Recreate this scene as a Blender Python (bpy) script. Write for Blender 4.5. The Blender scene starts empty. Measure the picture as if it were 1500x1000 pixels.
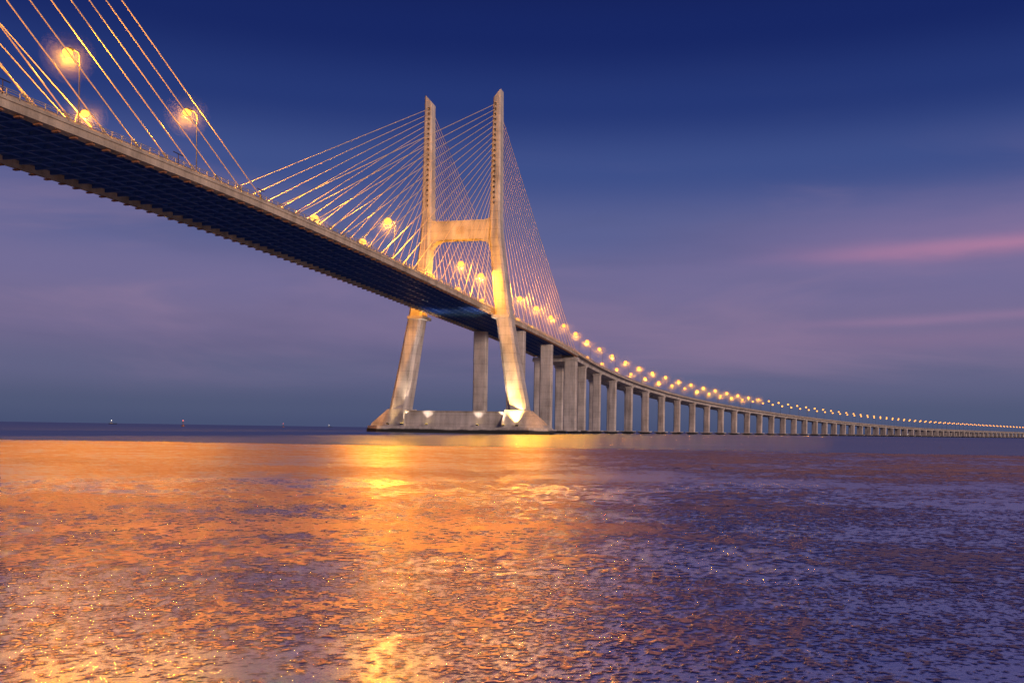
import bpy, math, random
import numpy as np
from mathutils import Vector, Matrix, noise
random.seed(7)
scene=bpy.context.scene
scene.view_settings.view_transform='Standard'
scene.view_settings.look='None'
scene.view_settings.exposure=0
def lin(c):
    c=c/255.0
    return c/12.92 if c<=0.04045 else ((c+0.055)/1.055)**2.4
def L(r,g,b): return (lin(r),lin(g),lin(b),1.0)

# ------------------------------------------------------------ node helper
class NT:
    def __init__(s,tree):
        s.t=tree; s.t.nodes.clear()
    def n(s,typ,ins=None,**kw):
        nd=s.t.nodes.new(typ)
        for k,v in kw.items(): setattr(nd,k,v)
        if ins:
            for k,v in ins.items():
                sock=nd.inputs[k]
                if isinstance(v,bpy.types.NodeSocket): s.t.links.new(v,sock)
                else: sock.default_value=v
        return nd
    def m(s,op,a,b=0.0,c=0.0,clamp=False):
        nd=s.n('ShaderNodeMath',{0:a,1:b,2:c},operation=op,use_clamp=clamp)
        return nd.outputs[0]
    def mix(s,f,a,b,blend='MIX'):
        nd=s.t.nodes.new('ShaderNodeMix'); nd.data_type='RGBA'; nd.blend_type=blend
        for sock,v in ((nd.inputs[0],f),(nd.inputs[6],a),(nd.inputs[7],b)):
            if isinstance(v,bpy.types.NodeSocket): s.t.links.new(v,sock)
            else: sock.default_value=v
        return nd.outputs[2]
    def ramp(s,f,stops,interp='LINEAR'):
        nd=s.n('ShaderNodeValToRGB',{0:f}); cr=nd.color_ramp; cr.interpolation=interp
        while len(cr.elements)>1: cr.elements.remove(cr.elements[-1])
        cr.elements[0].position=stops[0][0]; cr.elements[0].color=stops[0][1]
        for p,c in stops[1:]:
            e=cr.elements.new(p); e.color=c
        return nd.outputs[0]
    def sstep(s,v,a,b):
        nd=s.n('ShaderNodeMapRange',{0:v,1:a,2:b,3:0.0,4:1.0},interpolation_type='SMOOTHSTEP')
        return nd.outputs[0]
    def noise(s,vec,scale,detail=4,rough=0.5,dist=0.0):
        return s.n('ShaderNodeTexNoise',{'Vector':vec,'Scale':scale,'Detail':detail,'Roughness':rough,'Distortion':dist}).outputs[0]
    def mapping(s,vec,scale=(1,1,1),loc=(0,0,0),rot=(0,0,0)):
        return s.n('ShaderNodeMapping',{'Vector':vec,'Scale':scale,'Location':loc,'Rotation':rot}).outputs[0]
def newmat(name):
    m=bpy.data.materials.new(name); m.use_nodes=True
    return m,NT(m.node_tree)
def finish(nt,shader):
    o=nt.n('ShaderNodeOutputMaterial'); nt.t.links.new(shader,o.inputs[0])

# ------------------------------------------------------------ world / sky
w=bpy.data.worlds.new("World"); scene.world=w; w.use_nodes=True
nt=NT(w.node_tree)
tc=nt.n('ShaderNodeTexCoord').outputs['Generated']
sep=nt.n('ShaderNodeSeparateXYZ',{0:tc})
X,Y,Z=sep.outputs
base=nt.ramp(Z,[(0.0,L(72,82,115)),(0.02,L(79,88,120)),(0.055,L(96,98,133)),(0.10,L(117,107,145)),
    (0.15,L(113,107,150)),(0.20,L(90,97,147)),(0.26,L(60,78,137)),(0.32,L(35,54,117)),(0.38,L(20,37,100)),(0.46,L(13,24,80)),(1.0,L(9,17,60))],'EASE')
az=nt.m('ARCTAN2',X,Y)
cv=nt.n('ShaderNodeCombineXYZ',{0:nt.m('MULTIPLY',az,1.6),1:nt.m('MULTIPLY',Z,9.0),2:0.3}).outputs[0]
cl=nt.noise(cv,1.3,5,0.55,0.6)
clm=nt.m('MULTIPLY',nt.sstep(cl,0.46,0.72),nt.m('MULTIPLY',nt.sstep(Z,0.02,0.08),nt.m('SUBTRACT',1.0,nt.sstep(Z,0.16,0.30))))
c1=nt.mix(nt.m('MULTIPLY',clm,0.55),base,L(144,121,154))
cd=nt.noise(nt.mapping(cv,loc=(5,3,1)),1.0,4,0.55,0.4)
c1=nt.mix(nt.m('MULTIPLY',nt.sstep(cd,0.5,0.75),nt.m('MULTIPLY',nt.m('SUBTRACT',1.0,nt.sstep(Z,0.2,0.4)),0.32)),c1,L(74,80,120))
def streak(c,z0,wid,a0,a1,tilt,col,amt,seed):
    wob=nt.noise(nt.n('ShaderNodeCombineXYZ',{0:nt.m('MULTIPLY',az,6.0),1:nt.m('MULTIPLY',Z,30.0),2:seed}).outputs[0],1.0,5,0.55)
    zz=nt.m('ADD',nt.m('SUBTRACT',Z,z0),nt.m('ADD',nt.m('MULTIPLY',nt.m('SUBTRACT',wob,0.5),wid*1.6),nt.m('MULTIPLY',nt.m('SUBTRACT',az,0.4),tilt)))
    g=nt.m('EXPONENT',nt.m('MULTIPLY',nt.m('POWER',nt.m('DIVIDE',zz,wid),2.0),-1.0))
    g=nt.m('MULTIPLY',g,nt.m('MULTIPLY',nt.sstep(az,a0,a1),nt.m('MULTIPLY',nt.m('ADD',wob,0.3),amt)),clamp=True)
    return nt.mix(g,c,col)
c1=streak(c1,0.186,0.034,0.05,0.45,-0.02,L(138,116,157),0.75,4.0)
c1=streak(c1,0.176,0.008,0.20,0.47,-0.02,L(192,130,162),0.7,1.0)
c1=streak(c1,0.111,0.005,0.18,0.40,-0.03,L(150,120,156),0.6,7.0)
c1=streak(c1,0.092,0.010,0.15,0.35,-0.02,L(142,114,148),0.4,9.0)
bg=nt.n('ShaderNodeBackground',{0:c1,1:1.0})
sky=nt.n('ShaderNodeTexSky',sky_type='NISHITA',sun_disc=False)
sky.sun_elevation=math.radians(1.0); sky.sun_rotation=math.radians(150)
bg2=nt.n('ShaderNodeBackground',{0:sky.outputs[0],1:0.003})
ad=nt.n('ShaderNodeAddShader',{0:bg.outputs[0],1:bg2.outputs[0]})
o=nt.n('ShaderNodeOutputWorld'); nt.t.links.new(ad.outputs[0],o.inputs[0])

# ------------------------------------------------------------ materials
def concrete(name,col,streaks=True,joint=4.0):
    m,nt=newmat(name)
    p=nt.n('ShaderNodeTexCoord').outputs['Object']
    a=nt.noise(nt.mapping(p,(1,1,0.1)),0.45,5,0.6)
    b=nt.noise(p,0.12,4,0.5)
    f=nt.noise(p,3.0,5,0.6)
    z=nt.n('ShaderNodeSeparateXYZ',{0:p}).outputs[2]
    fr=nt.m('FRACT',nt.m('DIVIDE',z,joint))
    jl=nt.m('LESS_THAN',fr,0.06)
    k=nt.m('ADD',nt.m('MULTIPLY',a,1.3),nt.m('ADD',nt.m('MULTIPLY',b,1.2),nt.m('MULTIPLY',f,0.6)))
    k=nt.m('SUBTRACT',nt.m('SUBTRACT',k,0.58),nt.m('MULTIPLY',jl,0.22))
    cc=nt.mix(1.0,(col[0],col[1],col[2],1),nt.n('ShaderNodeCombineXYZ',{0:k,1:k,2:k}).outputs[0],'MULTIPLY')
    tide=nt.sstep(nt.m('ADD',z,nt.m('MULTIPLY',b,1.2)),1.9,2.5)
    cc=nt.mix(tide,(0.02,0.02,0.018,1),cc)
    bp=nt.n('ShaderNodeBump',{'Height':f,'Strength':0.4,'Distance':0.1})
    s=nt.n('ShaderNodeBsdfPrincipled',{'Base Color':cc,'Roughness':0.85,'Normal':bp.outputs[0]})
    finish(nt,s.outputs[0]); return m
M_conc=concrete('concrete',(0.47,0.42,0.385))
M_fascia=concrete('fascia_concrete',(0.44,0.36,0.28),joint=300)
def simple(name,col,rough=0.6,metal=0.0,noise_amt=0.4,sc=1.0):
    m,nt=newmat(name)
    p=nt.n('ShaderNodeTexCoord').outputs['Object']
    f=nt.noise(p,sc,5,0.6)
    k=nt.m('ADD',1.0-noise_amt/2,nt.m('MULTIPLY',f,noise_amt))
    cc=nt.mix(1.0,(col[0],col[1],col[2],1),nt.n('ShaderNodeCombineXYZ',{0:k,1:k,2:k}).outputs[0],'MULTIPLY')
    s=nt.n('ShaderNodeBsdfPrincipled',{'Base Color':cc,'Roughness':rough,'Metallic':metal})
    finish(nt,s.outputs[0]); return m
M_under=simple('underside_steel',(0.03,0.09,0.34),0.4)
M_nub=simple('lit_beam_end_buoy_red',(0.28,0.12,0.06),0.7)  # reddish light on the beam ends put into the colour; buoys share it
M_dark=simple('dark_fitting_hole_shade',(0.03,0.02,0.02),0.9)  # shade of the cable openings as colour; brackets and housings share it
M_asph=simple('asphalt',(0.05,0.05,0.05),0.9)
M_white=simple('road_paint',(0.75,0.75,0.72),0.7)
M_cable=simple('cable_sheath',(0.70,0.52,0.34),0.45)
M_steel=simple('galvanised_steel',(0.35,0.33,0.32),0.5,0.3)
M_pole=simple('lamp_pole_paint',(0.03,0.03,0.035),0.6)
def emis(name,col,st):
    m,nt=newmat(name)
    e=nt.n('ShaderNodeEmission',{0:(col[0],col[1],col[2],1),1:st}); finish(nt,e.outputs[0]); return m
M_lamp=emis('sodium_lamp_glass',(1.0,0.36,0.06),2.9)
M_flood=emis('floodlight_glass',(1.0,0.65,0.12),12)
M_wl=emis('far_white_light',(1,0.85,0.7),6)
M_rl=emis('far_red_light',(1,0.15,0.1),6)
def lamp_halo(d):  # added scatter volume, imitates the glow around a lamp
    m,nt=newmat('lamp_halo_volume')
    v=nt.n('ShaderNodeVolumeScatter',{0:(1,1,1,1),1:d,2:0.0})
    o=nt.n('ShaderNodeOutputMaterial'); nt.t.links.new(v.outputs[0],o.inputs['Volume']); return m

# ------------------------------------------------------------ mesh builder
class MB:
    def __init__(s): s.v=[]; s.f=[]; s.mi=[]; s.mats=[]
    def mat(s,m):
        if m not in s.mats: s.mats.append(m)
        return s.mats.index(m)
    def add(s,verts,faces,m):
        o=len(s.v); s.v+= [tuple(v) for v in verts]
        k=s.mat(m)
        for f in faces: s.f.append([i+o for i in f]); s.mi.append(k)
    def hexa(s,p,m):
        s.add(p,[(0,3,2,1),(4,5,6,7),(0,1,5,4),(1,2,6,5),(2,3,7,6),(3,0,4,7)],m)
    def loft(s,rings,m,cap=True):
        n=len(rings[0]); vs=[p for r in rings for p in r]; fs=[]
        for i in range(len(rings)-1):
            for j in range(n):
                a=i*n+j; b=i*n+(j+1)%n
                fs.append((a,b,b+n,a+n))
        if cap:
            fs.append(tuple(reversed(range(n)))); fs.append(tuple(range((len(rings)-1)*n,len(rings)*n)))
        s.add(vs,fs,m)
    def tube(s,a,b,r0,r1,m,n=5,cap=True):
        a=Vector(a);b=Vector(b);d=(b-a).normalized()
        u=d.cross(Vector((0,0,1)));
        if u.length<1e-3: u=Vector((1,0,0))
        u.normalize(); v=d.cross(u)
        s.loft([[c+ (u*math.cos(t)+v*math.sin(t))*r for t in [2*math.pi*k/n for k in range(n)]] for c,r in ((a,r0),(b,r1))],m,cap)
    def ellipsoid(s,c,rx,ry,rz,m,nu=10,nv=6):
        rings=[]
        for i in range(1,nv):
            th=math.pi*i/nv
            rings.append([(c[0]+rx*math.sin(th)*math.cos(2*math.pi*j/nu),c[1]+ry*math.sin(th)*math.sin(2*math.pi*j/nu),c[2]-rz*math.cos(th)) for j in range(nu)])
        s.loft(rings,m)
    def obj(s,name,parent=None,smooth=False):
        me=bpy.data.meshes.new(name); me.from_pydata(s.v,[],s.f); me.update()
        for m in s.mats: me.materials.append(m)
        me.polygons.foreach_set('material_index',s.mi)
        if smooth: me.polygons.foreach_set('use_smooth',[True]*len(s.f))
        ob=bpy.data.objects.new(name,me); scene.collection.objects.link(ob)
        if parent: ob.parent=parent
        return ob

# ------------------------------------------------------------ bridge alignment
S0,S1=-700,3800
ss=np.arange(S0,S1+1,1.0)
alpha=np.radians(np.interp(ss,[S0,190,250,300,350,400,500,600,800,1000,1500,2000,2500,3800],[15,15,17.5,20.5,23.5,25.5,28.5,30.5,33.2,35,37,38,39,41]))
px=np.zeros_like(ss); py=np.zeros_like(ss); i0=int(0-S0)
dx=np.sin(alpha); dy=np.cos(alpha)
cx=np.concatenate([[0],np.cumsum((dx[1:]+dx[:-1])/2)]); cy=np.concatenate([[0],np.cumsum((dy[1:]+dy[:-1])/2)])
px=cx-cx[i0]-24.3; py=cy-cy[i0]+438.0
hk=np.array([-700,-420,-288,-210,-100,0,100,203,300,400,500,600,800,1000,1500,2000,2500,3800],float)
hv=np.array([42,51,55.2,57.3,57.5,56.3,55.2,52.6,47.5,41.5,36.5,32.8,27.3,23,16.5,15,15,15],float)
def pch(x,xs,ys):
    d=np.gradient(ys,xs)
    i=np.clip(np.searchsorted(xs,x)-1,0,len(xs)-2); h=xs[i+1]-xs[i]; t=(x-xs[i])/h
    return (2*t**3-3*t**2+1)*ys[i]+(t**3-2*t**2+t)*h*d[i]+(-2*t**3+3*t**2)*ys[i+1]+(t**3-t**2)*h*d[i+1]
hh=pch(ss,hk,hv)
k=np.ones(41)/41; hp=np.pad(hh,20,mode='edge'); hs=np.convolve(hp,k,'valid'); hs[:25]=hh[:25]; hs[-25:]=hh[-25:]; hh=hs
def H(s): return float(np.interp(s,ss,hh))
def A(s): return float(np.interp(s,ss,alpha))
def W(s,q,z):   # q>0 : river side ; z absolute
    x=np.interp(s,ss,px); y=np.interp(s,ss,py); a=np.interp(s,ss,alpha)
    return (float(x+q*math.cos(a)),float(y-q*math.sin(a)),float(z))
def D(s,q,z): return W(s,q,H(s)+z)
def sweep(mb,poly,svals,m):
    mb.loft([[D(s,q,z) for q,z in poly] for s in svals],m)
def sbox(mb,s0,s1,q0,q1,z0,z1,m,absz=False):
    F=W if absz else D
    mb.hexa([F(s0,q0,z0),F(s0,q1,z0),F(s1,q1,z0),F(s1,q0,z0),F(s0,q0,z1),F(s0,q1,z1),F(s1,q1,z1),F(s1,q0,z1)],m)

bridge=bpy.data.objects.new('cable_stayed_bridge',None); scene.collection.objects.link(bridge)
T2=-400.0
# ---- main deck
sm=list(np.arange(-604,204,4.0))+[204]
mb=MB()
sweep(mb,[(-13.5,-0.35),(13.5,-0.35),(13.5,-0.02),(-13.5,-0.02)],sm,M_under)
for sg in (1,-1):
    a,b=(13.5,15.1)
    sweep(mb,[(sg*a,-1.95),(sg*b,-1.75),(sg*b,0.0),(sg*a,0.0)],sm,M_fascia)
    sweep(mb,[(sg*15.103,-0.35),(sg*15.35,-0.35),(sg*15.35,0.15),(sg*15.103,0.15)],sm,M_fascia)
    sweep(mb,[(sg*14.5,0.003),(sg*15.0,0.003),(sg*14.9,0.75),(sg*14.65,0.75)],sm,M_fascia)
for q in (-9,-4.5,0,4.5,9):
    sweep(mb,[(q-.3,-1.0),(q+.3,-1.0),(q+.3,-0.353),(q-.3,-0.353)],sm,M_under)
s=-600.0
while s<203:
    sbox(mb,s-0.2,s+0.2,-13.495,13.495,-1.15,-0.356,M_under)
    for sg in (1,-1):
        q0,q1=sorted((sg*13.6,sg*14.95)); sbox(mb,s-0.4,s+0.4,q0,q1,-2.25,-1.97,M_nub)
    s+=4.4
deck=mb.obj('deck',bridge)
# ---- viaduct deck (twin box girders)
sv=list(np.arange(204.3,1000,8.0))+list(np.arange(1000,3780,25.0))
mb=MB()
for sg in (1,-1):
    def P(l): return [(sg*q,z) for q,z in l]
    sweep(mb,P([(0.3,-0.3),(3.2,-0.6),(4.2,-3.0),(11.2,-3.0),(12.2,-0.6),(15.1,-0.35),(15.1,0.0),(0.3,0.0)]),sv,M_conc)
    sweep(mb,P([(15.103,-0.75),(15.35,-0.75),(15.35,0.15),(15.103,0.15)]),sv,M_fascia)
    sweep(mb,P([(14.5,0.003),(15.0,0.003),(14.9,0.8),(14.65,0.8)]),sv,M_fascia)
mb.obj('viaduct_deck',bridge)
# ---- road surface and markings
mb=MB()
for sl,tag in ((sm,0),(sv,1)):
    for a,b in ((-14.45,-0.6),(0.6,14.45)):
        sweep(mb,[(a,0.004),(b,0.004),(b,0.05),(a,0.05)],sl,M_asph)
    sweep(mb,[(-0.25,0.004),(0.25,0.004),(0.12,0.85),(-0.12,0.85)],sl,M_fascia)
s=-600
while s<1200:
    for q in (-10.6,-7,-3.9,3.9,7,10.6): sbox(mb,s,s+4,q-.08,q+.08,0.054,0.06,M_white)
    s+=12
mb.obj('roadway',bridge)
# ---- railings
mb=MB()
allS=sm+sv[1:]
for sg in (1,-1):
    q=sg*15.2
    for z in (0.7,1.15,1.5):
        sweep(mb,[(q-.05,z),(q+.05,z),(q+.05,z+.09),(q-.05,z+.09)],[s for s in allS if s<1400],M_steel)
    s=-600
    while s<1000:
        sbox(mb,s-.07,s+.07,q-.07,q+.07,0.153,1.6,M_steel); s+=2.9
mb.obj('railing',bridge)
mb=MB()
for s in (-288,-240,-206):
    b=Vector(D(s,15.5,0.2)); t=Vector(D(s,15.5,2.6)); mb.tube(b,t,.08,.08,M_dark)
    mb.tube(Vector(D(s+1.6,15.5,2.5)),Vector(D(s-1.8,15.5,2.6)),.1,.1,M_dark)
mb.obj('parapet_bracket',bridge)

# ---- pylons
LEG=[(9.0,28.8,8.6,10.0),(30,25.0,7.6,9.3),(55,20.7,6.6,8.6),(75,18.1,5.7,8.0),(88,16.7,5.2,7.5),(97,16.4,4.8,7.2),(125,16.4,4.2,6.4),(152,16.4,3.5,5.6)]
def ringpts(s,sg,h,qc,wq,ws,slant=0):
    c=0.16*wq
    pts=[(-ws/2,-wq/2+c),(-ws/2,wq/2-c),(-ws/2+c,wq/2),(ws/2-c,wq/2),(ws/2,wq/2-c),(ws/2,-wq/2+c),(ws/2-c,-wq/2),(-ws/2+c,-wq/2)]
    out=[]
    for a,b in pts:
        out.append(W(s+a,sg*(qc+b),h+slant*b))
    return out
def pylon(s,name):
    mb=MB()
    for sg in (1,-1):
        rings=[ringpts(s,sg,*r) for r in LEG[:-1]]
        h,qc,wq,ws=LEG[-1]
        rings.append(ringpts(s,sg,h+1.4,qc,wq,ws,1.15))
        mb.loft(rings,M_conc)
        def rr(z,q0,q1,w): return [W(s-w,sg*q0,z),W(s-w*0.55,sg*q1,z),W(s+w*0.55,sg*q1,z),W(s+w,sg*q0,z)]
        mb.loft([rr(2.4,22.8,41.5,10.5),rr(4.0,22.9,40.8,10.2),rr(10.6,23.6,33.5,7.6)],M_conc)
        sbox(mb,s-5.2,s+5.2,*sorted((sg*16.2,sg*24.2)),52.0,53.4,M_conc,True)
        for i in range(20):
            z=104+i*2.35
            t=(z-97)/55.0; ws=7.2+(5.6-7.2)*t; 
            for d in (-1,1):
                sa=s+d*ws/2
                a0,a1=sorted((sa-d*0.3,sa+d*0.25)); q0,q1=sorted((sg*15.2,sg*16.6))
                sbox(mb,a0,a1,q0,q1,z-0.75,z+0.65,M_fascia,True)
                a0,a1=sorted((sa,sa+d*0.32)); q0,q1=sorted((sg*15.45,sg*16.35))
                sbox(mb,a0,a1,q0,q1,z-0.55,z+0.45,M_dark,True)  # box stands proud; the opening's shade is put into its dark colour
    half=[(14.9,80.5),(14.2,84.2),(12.9,86.4),(11.0,87.6),(8.5,88.2)]
    poly=half+[(-q,z) for q,z in reversed(half)]+[(-14.9,98.6),(-13.2,97.2),(-11,96.8),(11,96.8),(13.2,97.2),(14.9,98.6)]
    mb.loft([[W(s-2.7,q,z) for q,z in poly],[W(s+2.7,q,z) for q,z in poly]],M_conc)
    mb.loft([[W(s-2.76,q,z) for q,z in ((-2,90.6),(2,90.6),(2,94),(-2,94))],[W(s-2.6,q,z) for q,z in ((-2,90.6),(2,90.6),(2,94),(-2,94))]],M_fascia)
    poly=[(-11.5,-36),(-11.5,36),(-5,43.5),(5,43.5),(11.5,36),(11.5,-36),(5,-43.5),(-5,-43.5)]
    mb.loft([[W(s+a,b,z) for a,b in poly] for z in (-3,1.6)],M_conc)
    poly2=[(a*0.985,b*0.99) for a,b in poly]
    mb.loft([[W(s+a,b,z) for a,b in poly2] for z in (1.603,2.8)],M_conc)
    sbox(mb,s-8.2,s+8.2,-23.2,23.2,2.803,9.3,M_conc,True)
    sbox(mb,s-8.5,s+8.5,-23.0,23.0,9.303,9.9,M_fascia,True)
    return mb.obj(name,bridge)
pylon(0.0,'pylon'); pylon(T2,'second_pylon')
# ---- cables
mb=MB()
for st in (0.0,T2):
    for sg in (1,-1):
        for i in range(20):
            z=104+i*2.35; t=(z-97)/55.0; ws=7.2+(5.6-7.2)*t
            for d in (-1,1):
                sd=st+d*(13+i*9.7)
                a=Vector(W(st+d*ws/2,sg*15.9,z)); b=Vector(D(sd,sg*14.75,0.2))
                mb.tube(a,b,0.12,0.12,M_cable,6,False)
                u=(a-b).normalized()
                mb.tube(b,b+u*3.2,0.24,0.22,M_steel,6)
mb.obj('stay_cables',bridge)
# ---- piers
mb=MB()
def pier(s,wq,ws,qc,cap):
    zt=H(s)-3.0 if s>204.4 else H(s)-2.5
    for sg in (1,-1):
        def rr(z,a,b): 
            c=0.5
            return [W(s+x,sg*qc+y,z) for x,y in ((-b/2,-a/2+c),(-b/2,a/2-c),(-b/2+c,a/2),(b/2-c,a/2),(b/2,a/2-c),(b/2,-a/2+c),(b/2-c,-a/2),(-b/2+c,-a/2))]
        mb.loft([rr(2.2,wq,ws),rr(zt-cap,wq,ws)],M_conc)
        if cap>0: mb.loft([rr(zt-cap+.003,wq+0.1,ws+0.3),rr(zt-cap*0.4,wq+1.6,ws+0.9),rr(zt-0.002,wq+1.6,ws+0.9)],M_conc)
        q0,q1=sg*qc-wq/2-2.2,sg*qc+wq/2+2.2
        sbox(mb,s-ws/2-2.5,s+ws/2+2.5,q0,q1,0.9,2.197,M_conc,True)
        for a in (-1,0,1):
            for b in (-1,1):
                mb.tube(W(s+b*(ws/2+0.6),sg*qc+a*(wq/2),-3),W(s+b*(ws/2+0.6),sg*qc+a*(wq/2),0.895),1.0,1.0,M_conc,8)
for s in (66,132): pier(s,7.0,4.6,10.2,0)
pier(203.5,8.2,5.5,10.2,2.5)
sbox(mb,200.5,206.5,-15.3,15.3,H(203)-5.3,H(203)-3.3,M_conc,True)
for s in (T2-66,T2-132,T2-203): pier(s,7,4.6,10.2,0)
s=248.0
while s<3700:
    pier(s,5.6,3.6,8.2,1.8 if s<900 else 0.0); s+=45
mb.obj('piers',bridge)

# ------------------------------------------------------------ street lamps
def lamp_mesh(r):
    mb=MB()
    mb.tube((0,0,0),(0,0,0.5),0.28,0.25,M_pole,8)
    mb.tube((0,0,0.5),(0,0,13.2),0.11,0.07,M_pole,8)
    pts=[(0,0,13.2),(0.3,0,13.9),(0.9,0,14.3),(1.9,0,14.5)]
    for a,b in zip(pts[:-1],pts[1:]): mb.tube(a,b,0.07,0.07,M_pole,6)
    mb.loft([[(1.3,-.22,14.5),(1.3,.22,14.5),(1.3,.15,14.75),(1.3,-.15,14.75)],[(2.2,-.5,14.7),(2.2,.5,14.7),(2.2,.35,15.1),(2.2,-.35,15.1)],[(3.3,-.4,14.7),(3.3,.4,14.7),(3.3,.25,15.0),(3.3,-.25,15.0)]],M_pole)
    mb.ellipsoid((2.6,0,14.2),r,r,r*.85,M_lamp,14,9)
    return mb.obj('street_lamp')
ps_=[lamp_mesh(0.95),lamp_mesh(1.35),lamp_mesh(1.2)]; meshes=[p.data for p in ps_]
for p in ps_: bpy.data.objects.remove(p)
def mkl(e):
    l=bpy.data.lights.new('sodium_light','POINT'); l.energy=e; l.color=(1.0,0.37,0.015); l.shadow_soft_size=0.35; return l
def mkhalo(e,k=1.0,g=1.0):  # nested glow spheres added around the lamps only, denser inwards
    out=[]
    for r,dd in ((5.6,7),(4.4,9),(3.3,13),(2.3,22),(1.6,40)):
        mb=MB(); mb.ellipsoid((0,0,0),r*k,r*k,r*k,lamp_halo(dd*g/e),18,11); o=mb.obj('lamp_halo',None,True); out.append(o.data); bpy.data.objects.remove(o)
    return out
tiers=[(-300,mkl(110000),None),(-190,mkl(48000),mkhalo(48000,.9,3.6)),(-60,mkl(200000),mkhalo(200000,1.2,4.0)),(45,mkl(60000),mkhalo(60000,1.2,4.0)),
       (130,mkl(135000),mkhalo(135000,1.25,4.2)),(260,mkl(34000),mkhalo(34000,1.25,4.0)),(500,mkl(9000),mkhalo(9000,1.2,3.8)),(1100,mkl(5500),mkhalo(5500,1.2,3.8))]
def put_lamp(s,sg):
    ob=bpy.data.objects.new('street_lamp',meshes[0] if s<-150 else (meshes[1] if s<700 else meshes[2])); scene.collection.objects.link(ob)
    ob.location=D(s,sg*14.0,0.055)
    a=A(s); inward=Vector((-math.cos(a)*sg,math.sin(a)*sg))
    ob.rotation_euler=(0,0,math.atan2(inward.y,inward.x))
    for lim,ld,mm in tiers:
        if s<lim:
            lo=bpy.data.objects.new('lamp_light',ld); scene.collection.objects.link(lo); lo.parent=ob; lo.location=(2.6,0,12.9)
            for q in (mm if s>-300 and s<800 else []):
                mo=bpy.data.objects.new('lamp_halo',q); scene.collection.objects.link(mo); mo.parent=ob; mo.location=(2.6,0,13.6)
            break
near=[(y-434.3)/.966 for y in (175,211,323,400,428,461,495,530,566,602)]
far=[(y-441.7)/.966 for y in (214,322,360,434,470,509,545,581,617)]
for s in near: put_lamp(s,1)
for s in far: put_lamp(s,-1)
for s in (-345,-385,-425,-465,-510,-550): put_lamp(s,1); put_lamp(s+12,-1)
s=near[-1]+37.5
while s<3000: put_lamp(s,1); s+=37.5
s=far[-1]+37.5
while s<3000: put_lamp(s,-1); s+=37.5

# ------------------------------------------------------------ floodlights at the pylon base
def flood(s,q,z,ts,tq,tz,power,ang,col=(1,0.62,0.22),blend=0.8,name='floodlight',soft=0.6):
    p=Vector(W(s,q,z)); t=Vector(W(ts,tq,tz)); d=(t-p).normalized()
    root=MB()
    root.tube((0,0,-0.9),(0,0,0),0.12,0.12,M_steel,6)
    q_=d.to_track_quat('Z','Y').to_matrix()
    r0=[q_@Vector(v) for v in ((-.5,-.35,-.2),(.5,-.35,-.2),(.5,.35,-.2),(-.5,.35,-.2))]
    r1=[q_@Vector(v) for v in ((-.65,-.5,.3),(.65,-.5,.3),(.65,.5,.3),(-.65,.5,.3))]
    root.loft([r0,r1],M_dark)
    r2=[q_@Vector(v) for v in ((-.55,-.42,.304),(.55,-.42,.304),(.55,.42,.304),(-.55,.42,.304))]
    r3=[q_@Vector(v) for v in ((-.55,-.42,.33),(.55,-.42,.33),(.55,.42,.33),(-.55,.42,.33))]
    root.loft([r2,r3],M_flood)
    ob=root.obj(name); ob.location=p
    ld=bpy.data.lights.new('floodlight_beam','SPOT'); ld.energy=power; ld.spot_size=math.radians(ang); ld.spot_blend=blend
    ld.color=col; ld.shadow_soft_size=soft
    lo=bpy.data.objects.new('beam',ld); scene.collection.objects.link(lo); lo.parent=ob
    lo.location=d*0.6; lo.rotation_euler=d.to_track_quat('-Z','Y').to_euler()
flood(-10.2,30,3.7, -3,26.3,21, 100000,75,(1,.58,.14))
flood(-10.2,-31,3.7, -3,-27.5,22, 4000,75)
flood(-10.8,24,3.7, 0,20,60, 50000,50,(1,.74,.50))
flood(-10.8,-24,3.7, 0,-19,70, 32000,50,(1,.74,.50))
flood(-10.6,12,3.7, 0,15,125, 150000,30,(1,.82,.70),soft=3.0)
flood(-10.6,-12,3.7, 0,-15,125, 150000,30,(1,.82,.70),soft=3.0)

# ------------------------------------------------------------ mudflat (real relief)
rng=np.random.default_rng(11)
TAB=rng.random((512,512))
def vn(x,y,seed=0):
    c_,s_=math.cos(seed*1.1),math.sin(seed*1.1)
    if seed>3: x,y=x*c_-y*s_,x*s_+y*c_
    x=x+seed*37.7; y=y+seed*91.3
    xi=np.floor(x).astype(int); yi=np.floor(y).astype(int); fx=x-xi; fy=y-yi
    fx=fx*fx*(3-2*fx); fy=fy*fy*(3-2*fy)
    a=TAB[xi%512,yi%512]; b=TAB[(xi+1)%512,yi%512]; c=TAB[xi%512,(yi+1)%512]; d=TAB[(xi+1)%512,(yi+1)%512]
    return (a*(1-fx)+b*fx)*(1-fy)+(c*(1-fx)+d*fx)*fy
def mudfield(x,y,cell,amp):
    patch=0.40*vn(x/13,y/9,1)+0.35*vn(x/4.5,y/3,2)+0.25*vn(x/1.3,y/1.0,3)
    patch=np.clip(0.5+(patch-0.5)*1.3,0,1)
    wl=cell*2.2
    hf=0.50*vn(x/wl,y/wl,4)+0.27*vn(x/(wl*2.1),y/(wl*2.1),5)+0.23*vn(x/(wl*5),y/(wl*5),6)
    bank=np.clip((y+12*patch-24)/35,0,1)
    thr=0.76-0.52*patch-0.07*bank
    c=np.clip((hf-thr)/0.20,0,1)
    edge=104+5*(vn(x/22,0*x+0.3,7)-.5)+3*(vn(x/4,0*x+.7,8)-.5)
    drop=np.clip((y-edge)/3.0,0,1)
    z=0.06+0.010*(vn(x/0.7,y/0.5,9)-.5)+amp*c-0.16*drop
    return z,c,patch
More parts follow.
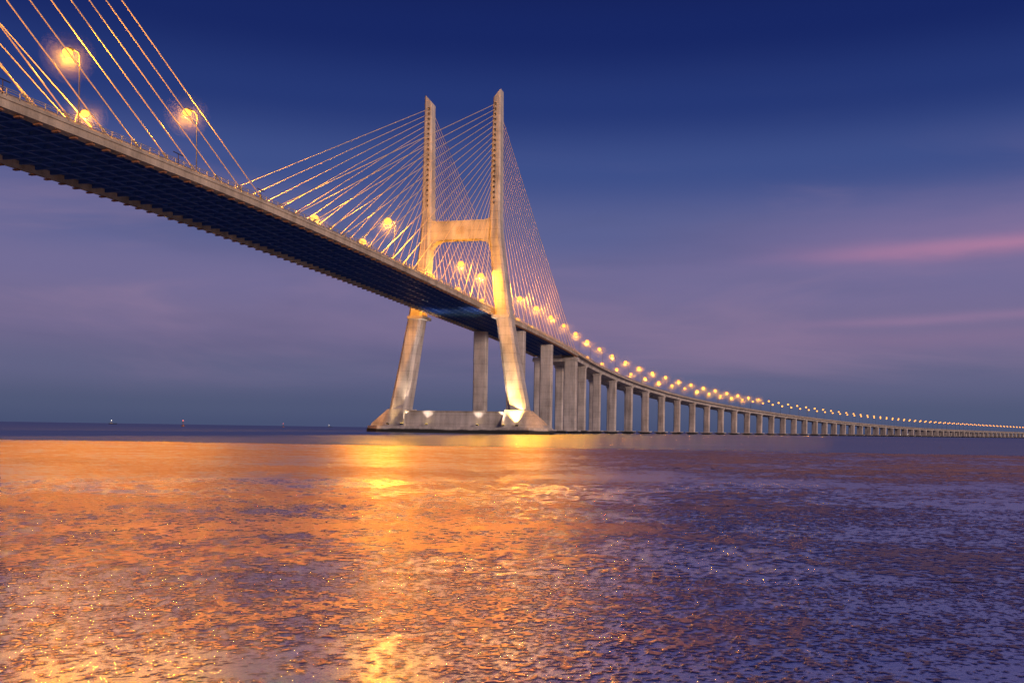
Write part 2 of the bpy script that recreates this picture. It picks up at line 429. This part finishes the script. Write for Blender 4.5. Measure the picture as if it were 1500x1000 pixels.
def mudband(name,x0,x1,y0,y1,cell,amp,zoff=0.0,parent=None):
    nx=int((x1-x0)/cell)+1; ny=int((y1-y0)/cell)+1
    xx,yy=np.meshgrid(np.linspace(x0,x1,nx),np.linspace(y0,y1,ny))
    jx=(rng.random(xx.shape)-.5)*cell*0.6; jy=(rng.random(xx.shape)-.5)*cell*0.6
    jx[:,0]=jx[:,-1]=0; jy[0,:]=jy[-1,:]=0
    xx=xx+jx; yy=yy+jy
    z,c,patch=mudfield(xx,yy,cell,amp)
    co=np.stack([xx,yy,z+zoff],-1).reshape(-1,3)
    idx=np.arange(nx*ny).reshape(ny,nx)
    f=np.stack([idx[:-1,:-1],idx[:-1,1:],idx[1:,1:],idx[1:,:-1]],-1).reshape(-1,4)
    me=bpy.data.meshes.new(name)
    me.vertices.add(len(co)); me.vertices.foreach_set('co',co.ravel())
    me.loops.add(f.size); me.loops.foreach_set('vertex_index',f.ravel())
    me.polygons.add(len(f)); me.polygons.foreach_set('loop_start',np.arange(0,f.size,4)); me.polygons.foreach_set('loop_total',np.full(len(f),4))
    me.update(calc_edges=True)
    at=me.attributes.new('clod','FLOAT','POINT'); at.data.foreach_set('value',c.ravel())
    me.polygons.foreach_set('use_smooth',np.zeros(len(f),bool))
    me.materials.append(M_mud)
    ob=bpy.data.objects.new(name,me); scene.collection.objects.link(ob)
    if parent: ob.parent=parent
    return ob
M_mud,nt=newmat('wet_mud')
p=nt.n('ShaderNodeTexCoord').outputs['Object']
pud=nt.n('ShaderNodeAttribute',attribute_name='clod').outputs['Fac']
fine=nt.noise(p,9.0,5,0.7)
vf=nt.noise(p,40.0,4,0.7)
big=nt.noise(p,0.10,4,0.55,0.5)
ysep=nt.n('ShaderNodeSeparateXYZ',{0:p}).outputs[1]
bank=nt.sstep(nt.m('ADD',ysep,nt.m('MULTIPLY',big,20.0)),22.0,58.0)
hgt=nt.m('ADD',nt.m('MULTIPLY',fine,0.03),nt.m('MULTIPLY',vf,0.006))
hgt_w=nt.m('MULTIPLY',hgt,nt.m('ADD',0.26,nt.m('MULTIPLY',pud,0.40)))
bp=nt.n('ShaderNodeBump',{'Height':hgt_w,'Strength':1.0,'Distance':1.0})
dif=nt.n('ShaderNodeBsdfDiffuse',{0:nt.mix(fine,(0.008,0.004,0.016,1),(0.030,0.015,0.040,1)),'Normal':bp.outputs[0]})
glo=nt.n('ShaderNodeBsdfGlossy',{0:nt.mix(pud,(0.78,0.78,0.92,1),(1.0,0.74,0.64,1)),1:nt.m('ADD',0.13,nt.m('ADD',nt.m('MULTIPLY',pud,0.16),nt.m('MULTIPLY',bank,0.19))),'Normal':bp.outputs[0]})
fac=nt.m('SUBTRACT',0.90,nt.m('MULTIPLY',pud,0.28))
mx=nt.n('ShaderNodeMixShader',{0:fac,1:dif.outputs[0],2:glo.outputs[0]})
finish(nt,mx.outputs[0])
mud=bpy.data.objects.new('mudflat',None); scene.collection.objects.link(mud)
mudband('near_bank',-10,10,5,13,0.018,0.0065,0,mud)
mudband('middle_bank',-18,18,13,26,0.032,0.010,0,mud)
mudband('outer_bank',-34,34,26,52,0.058,0.015,0,mud)
mudband('tide_edge',-66,66,52,109,0.115,0.024,0,mud)
mudband('surrounding_mud',-420,420,-60,109,1.5,0.0,-0.045,mud)

# ------------------------------------------------------------ water
mb=MB()
M_water,nt=newmat('river_water')
p=nt.n('ShaderNodeTexCoord').outputs['Object']
a=nt.noise(nt.mapping(p,(0.3,1,1)),0.35,4,0.6)
b=nt.noise(nt.mapping(p,(0.05,0.4,1)),0.06,4,0.6)
bp=nt.n('ShaderNodeBump',{'Height':a,'Strength':0.35,'Distance':0.25})
dif=nt.n('ShaderNodeBsdfDiffuse',{0:(0.010,0.028,0.06,1)})
glo=nt.n('ShaderNodeBsdfGlossy',{0:nt.mix(b,(0.38,0.48,0.64,1),(0.62,0.64,0.74,1)),1:0.25,'Normal':bp.outputs[0]})
mx=nt.n('ShaderNodeMixShader',{0:0.8,1:dif.outputs[0],2:glo.outputs[0]}); finish(nt,mx.outputs[0])
mb.add([(-60000,-3000,0),(60000,-3000,0),(60000,60000,0),(-60000,60000,0)],[(0,1,2,3)],M_water)
mb.obj('water')

# ------------------------------------------------------------ distant shore, buoys, boats
mb=MB()
M_shore=simple('shore_vegetation',(0.02,0.025,0.035),0.9)
pts=[]
N=160
for i in range(N+1):
    t=i/N; x=1500+t*4200; y=5200-0.15*(x-1500)
    h=(5+10*abs(noise.noise(Vector((t*30,1,0))))+5*abs(noise.noise(Vector((t*120,5,0)))))*min(1,t*6)
    pts.append((x,y,h))
rings=[[(x,y,-1),(x,y,h),(x+30,y+220,h*1.1),(x+30,y+220,-1)] for x,y,h in pts]
mb.loft(rings,M_shore)
for i in range(46):
    t=random.uniform(0.08,0.9); x=1500+t*4200; y=5200-0.15*(x-1500)-6
    mb.ellipsoid((x,y,random.uniform(5,11)),1.3,1.3,1.3,random.choice([M_lamp,M_wl,M_wl]),6,4)
mb.obj('distant_shore')
def buoy(ix,dist,lightm,sc=1.0):
    mb=MB()
    mb.loft([[(r*math.cos(a),r*math.sin(a),z) for a in [k*math.pi/5 for k in range(10)]] for r,z in ((1.0,-.5),(1.5,0.1),(1.5,.9),(.9,1.2))],M_nub)
    for k in range(4):
        a=k*math.pi/2; mb.tube((.8*math.cos(a),.8*math.sin(a),1.2),(.25*math.cos(a),.25*math.sin(a),4.6),.08,.08,M_nub)
    mb.tube((0,0,4.6),(0,0,5.3),.35,.3,M_nub,8); mb.ellipsoid((0,0,5.6),.3,.3,.3,lightm,8,5)
    ob=mb.obj('navigation_buoy'); ob.scale=(sc,sc,sc); ob.location=((ix-750)/1400*dist,dist,0)
buoy(268,900,M_rl,1.0)
buoy(415,1500,M_rl,1.0)
def boat(ix,dist):
    mb=MB()
    mb.loft([[(-9,-1.5,-.3),(-9,1.5,-.3),(-9,2,1.5),(-9,-2,1.5)],[(4,-1.8,-.3),(4,1.8,-.3),(4,2.3,1.7),(4,-2.3,1.7)],[(10,-.1,-.1),(10,.1,-.1),(10.5,.15,2.2),(10.5,-.15,2.2)]],M_shore)
    mb.loft([[(-6,-1.2,1.5),(-6,1.2,1.5),(-6,1.1,4),(-6,-1.1,4)],[(0,-1.2,1.65),(0,1.2,1.65),(-.7,1.1,4),(-.7,-1.1,4)]],M_steel)
    mb.tube((-3,0,4),(-3,0,8),.1,.06,M_steel); mb.ellipsoid((-3,0,8.2),.7,.7,.7,M_wl,8,5)
    ob=mb.obj('boat'); ob.location=((ix-750)/1400*dist,dist,0)
boat(165,2200); boat(483,3800)

# ------------------------------------------------------------ afterglow key light
sd=bpy.data.lights.new('sun','SUN'); sd.energy=2.1; sd.angle=math.radians(12); sd.color=(1.0,0.72,0.58)
so=bpy.data.objects.new('sun',sd); scene.collection.objects.link(so)
fr=Vector((0.62,-0.78,0.16)).normalized()
so.rotation_euler=fr.to_track_quat('Z','Y').to_euler()

# ------------------------------------------------------------ camera
cd=bpy.data.cameras.new('camera'); cam=bpy.data.objects.new('camera',cd); scene.collection.objects.link(cam)
cam.location=(0,0,2.05)
cam.rotation_euler=(Matrix.Rotation(math.radians(90),3,'X')@Matrix.Rotation(0.0155,3,'Z')).to_euler()
cd.sensor_width=36; cd.lens=33.6; cd.shift_y=128.6/1500
cd.clip_start=0.1; cd.clip_end=120000
scene.camera=cam
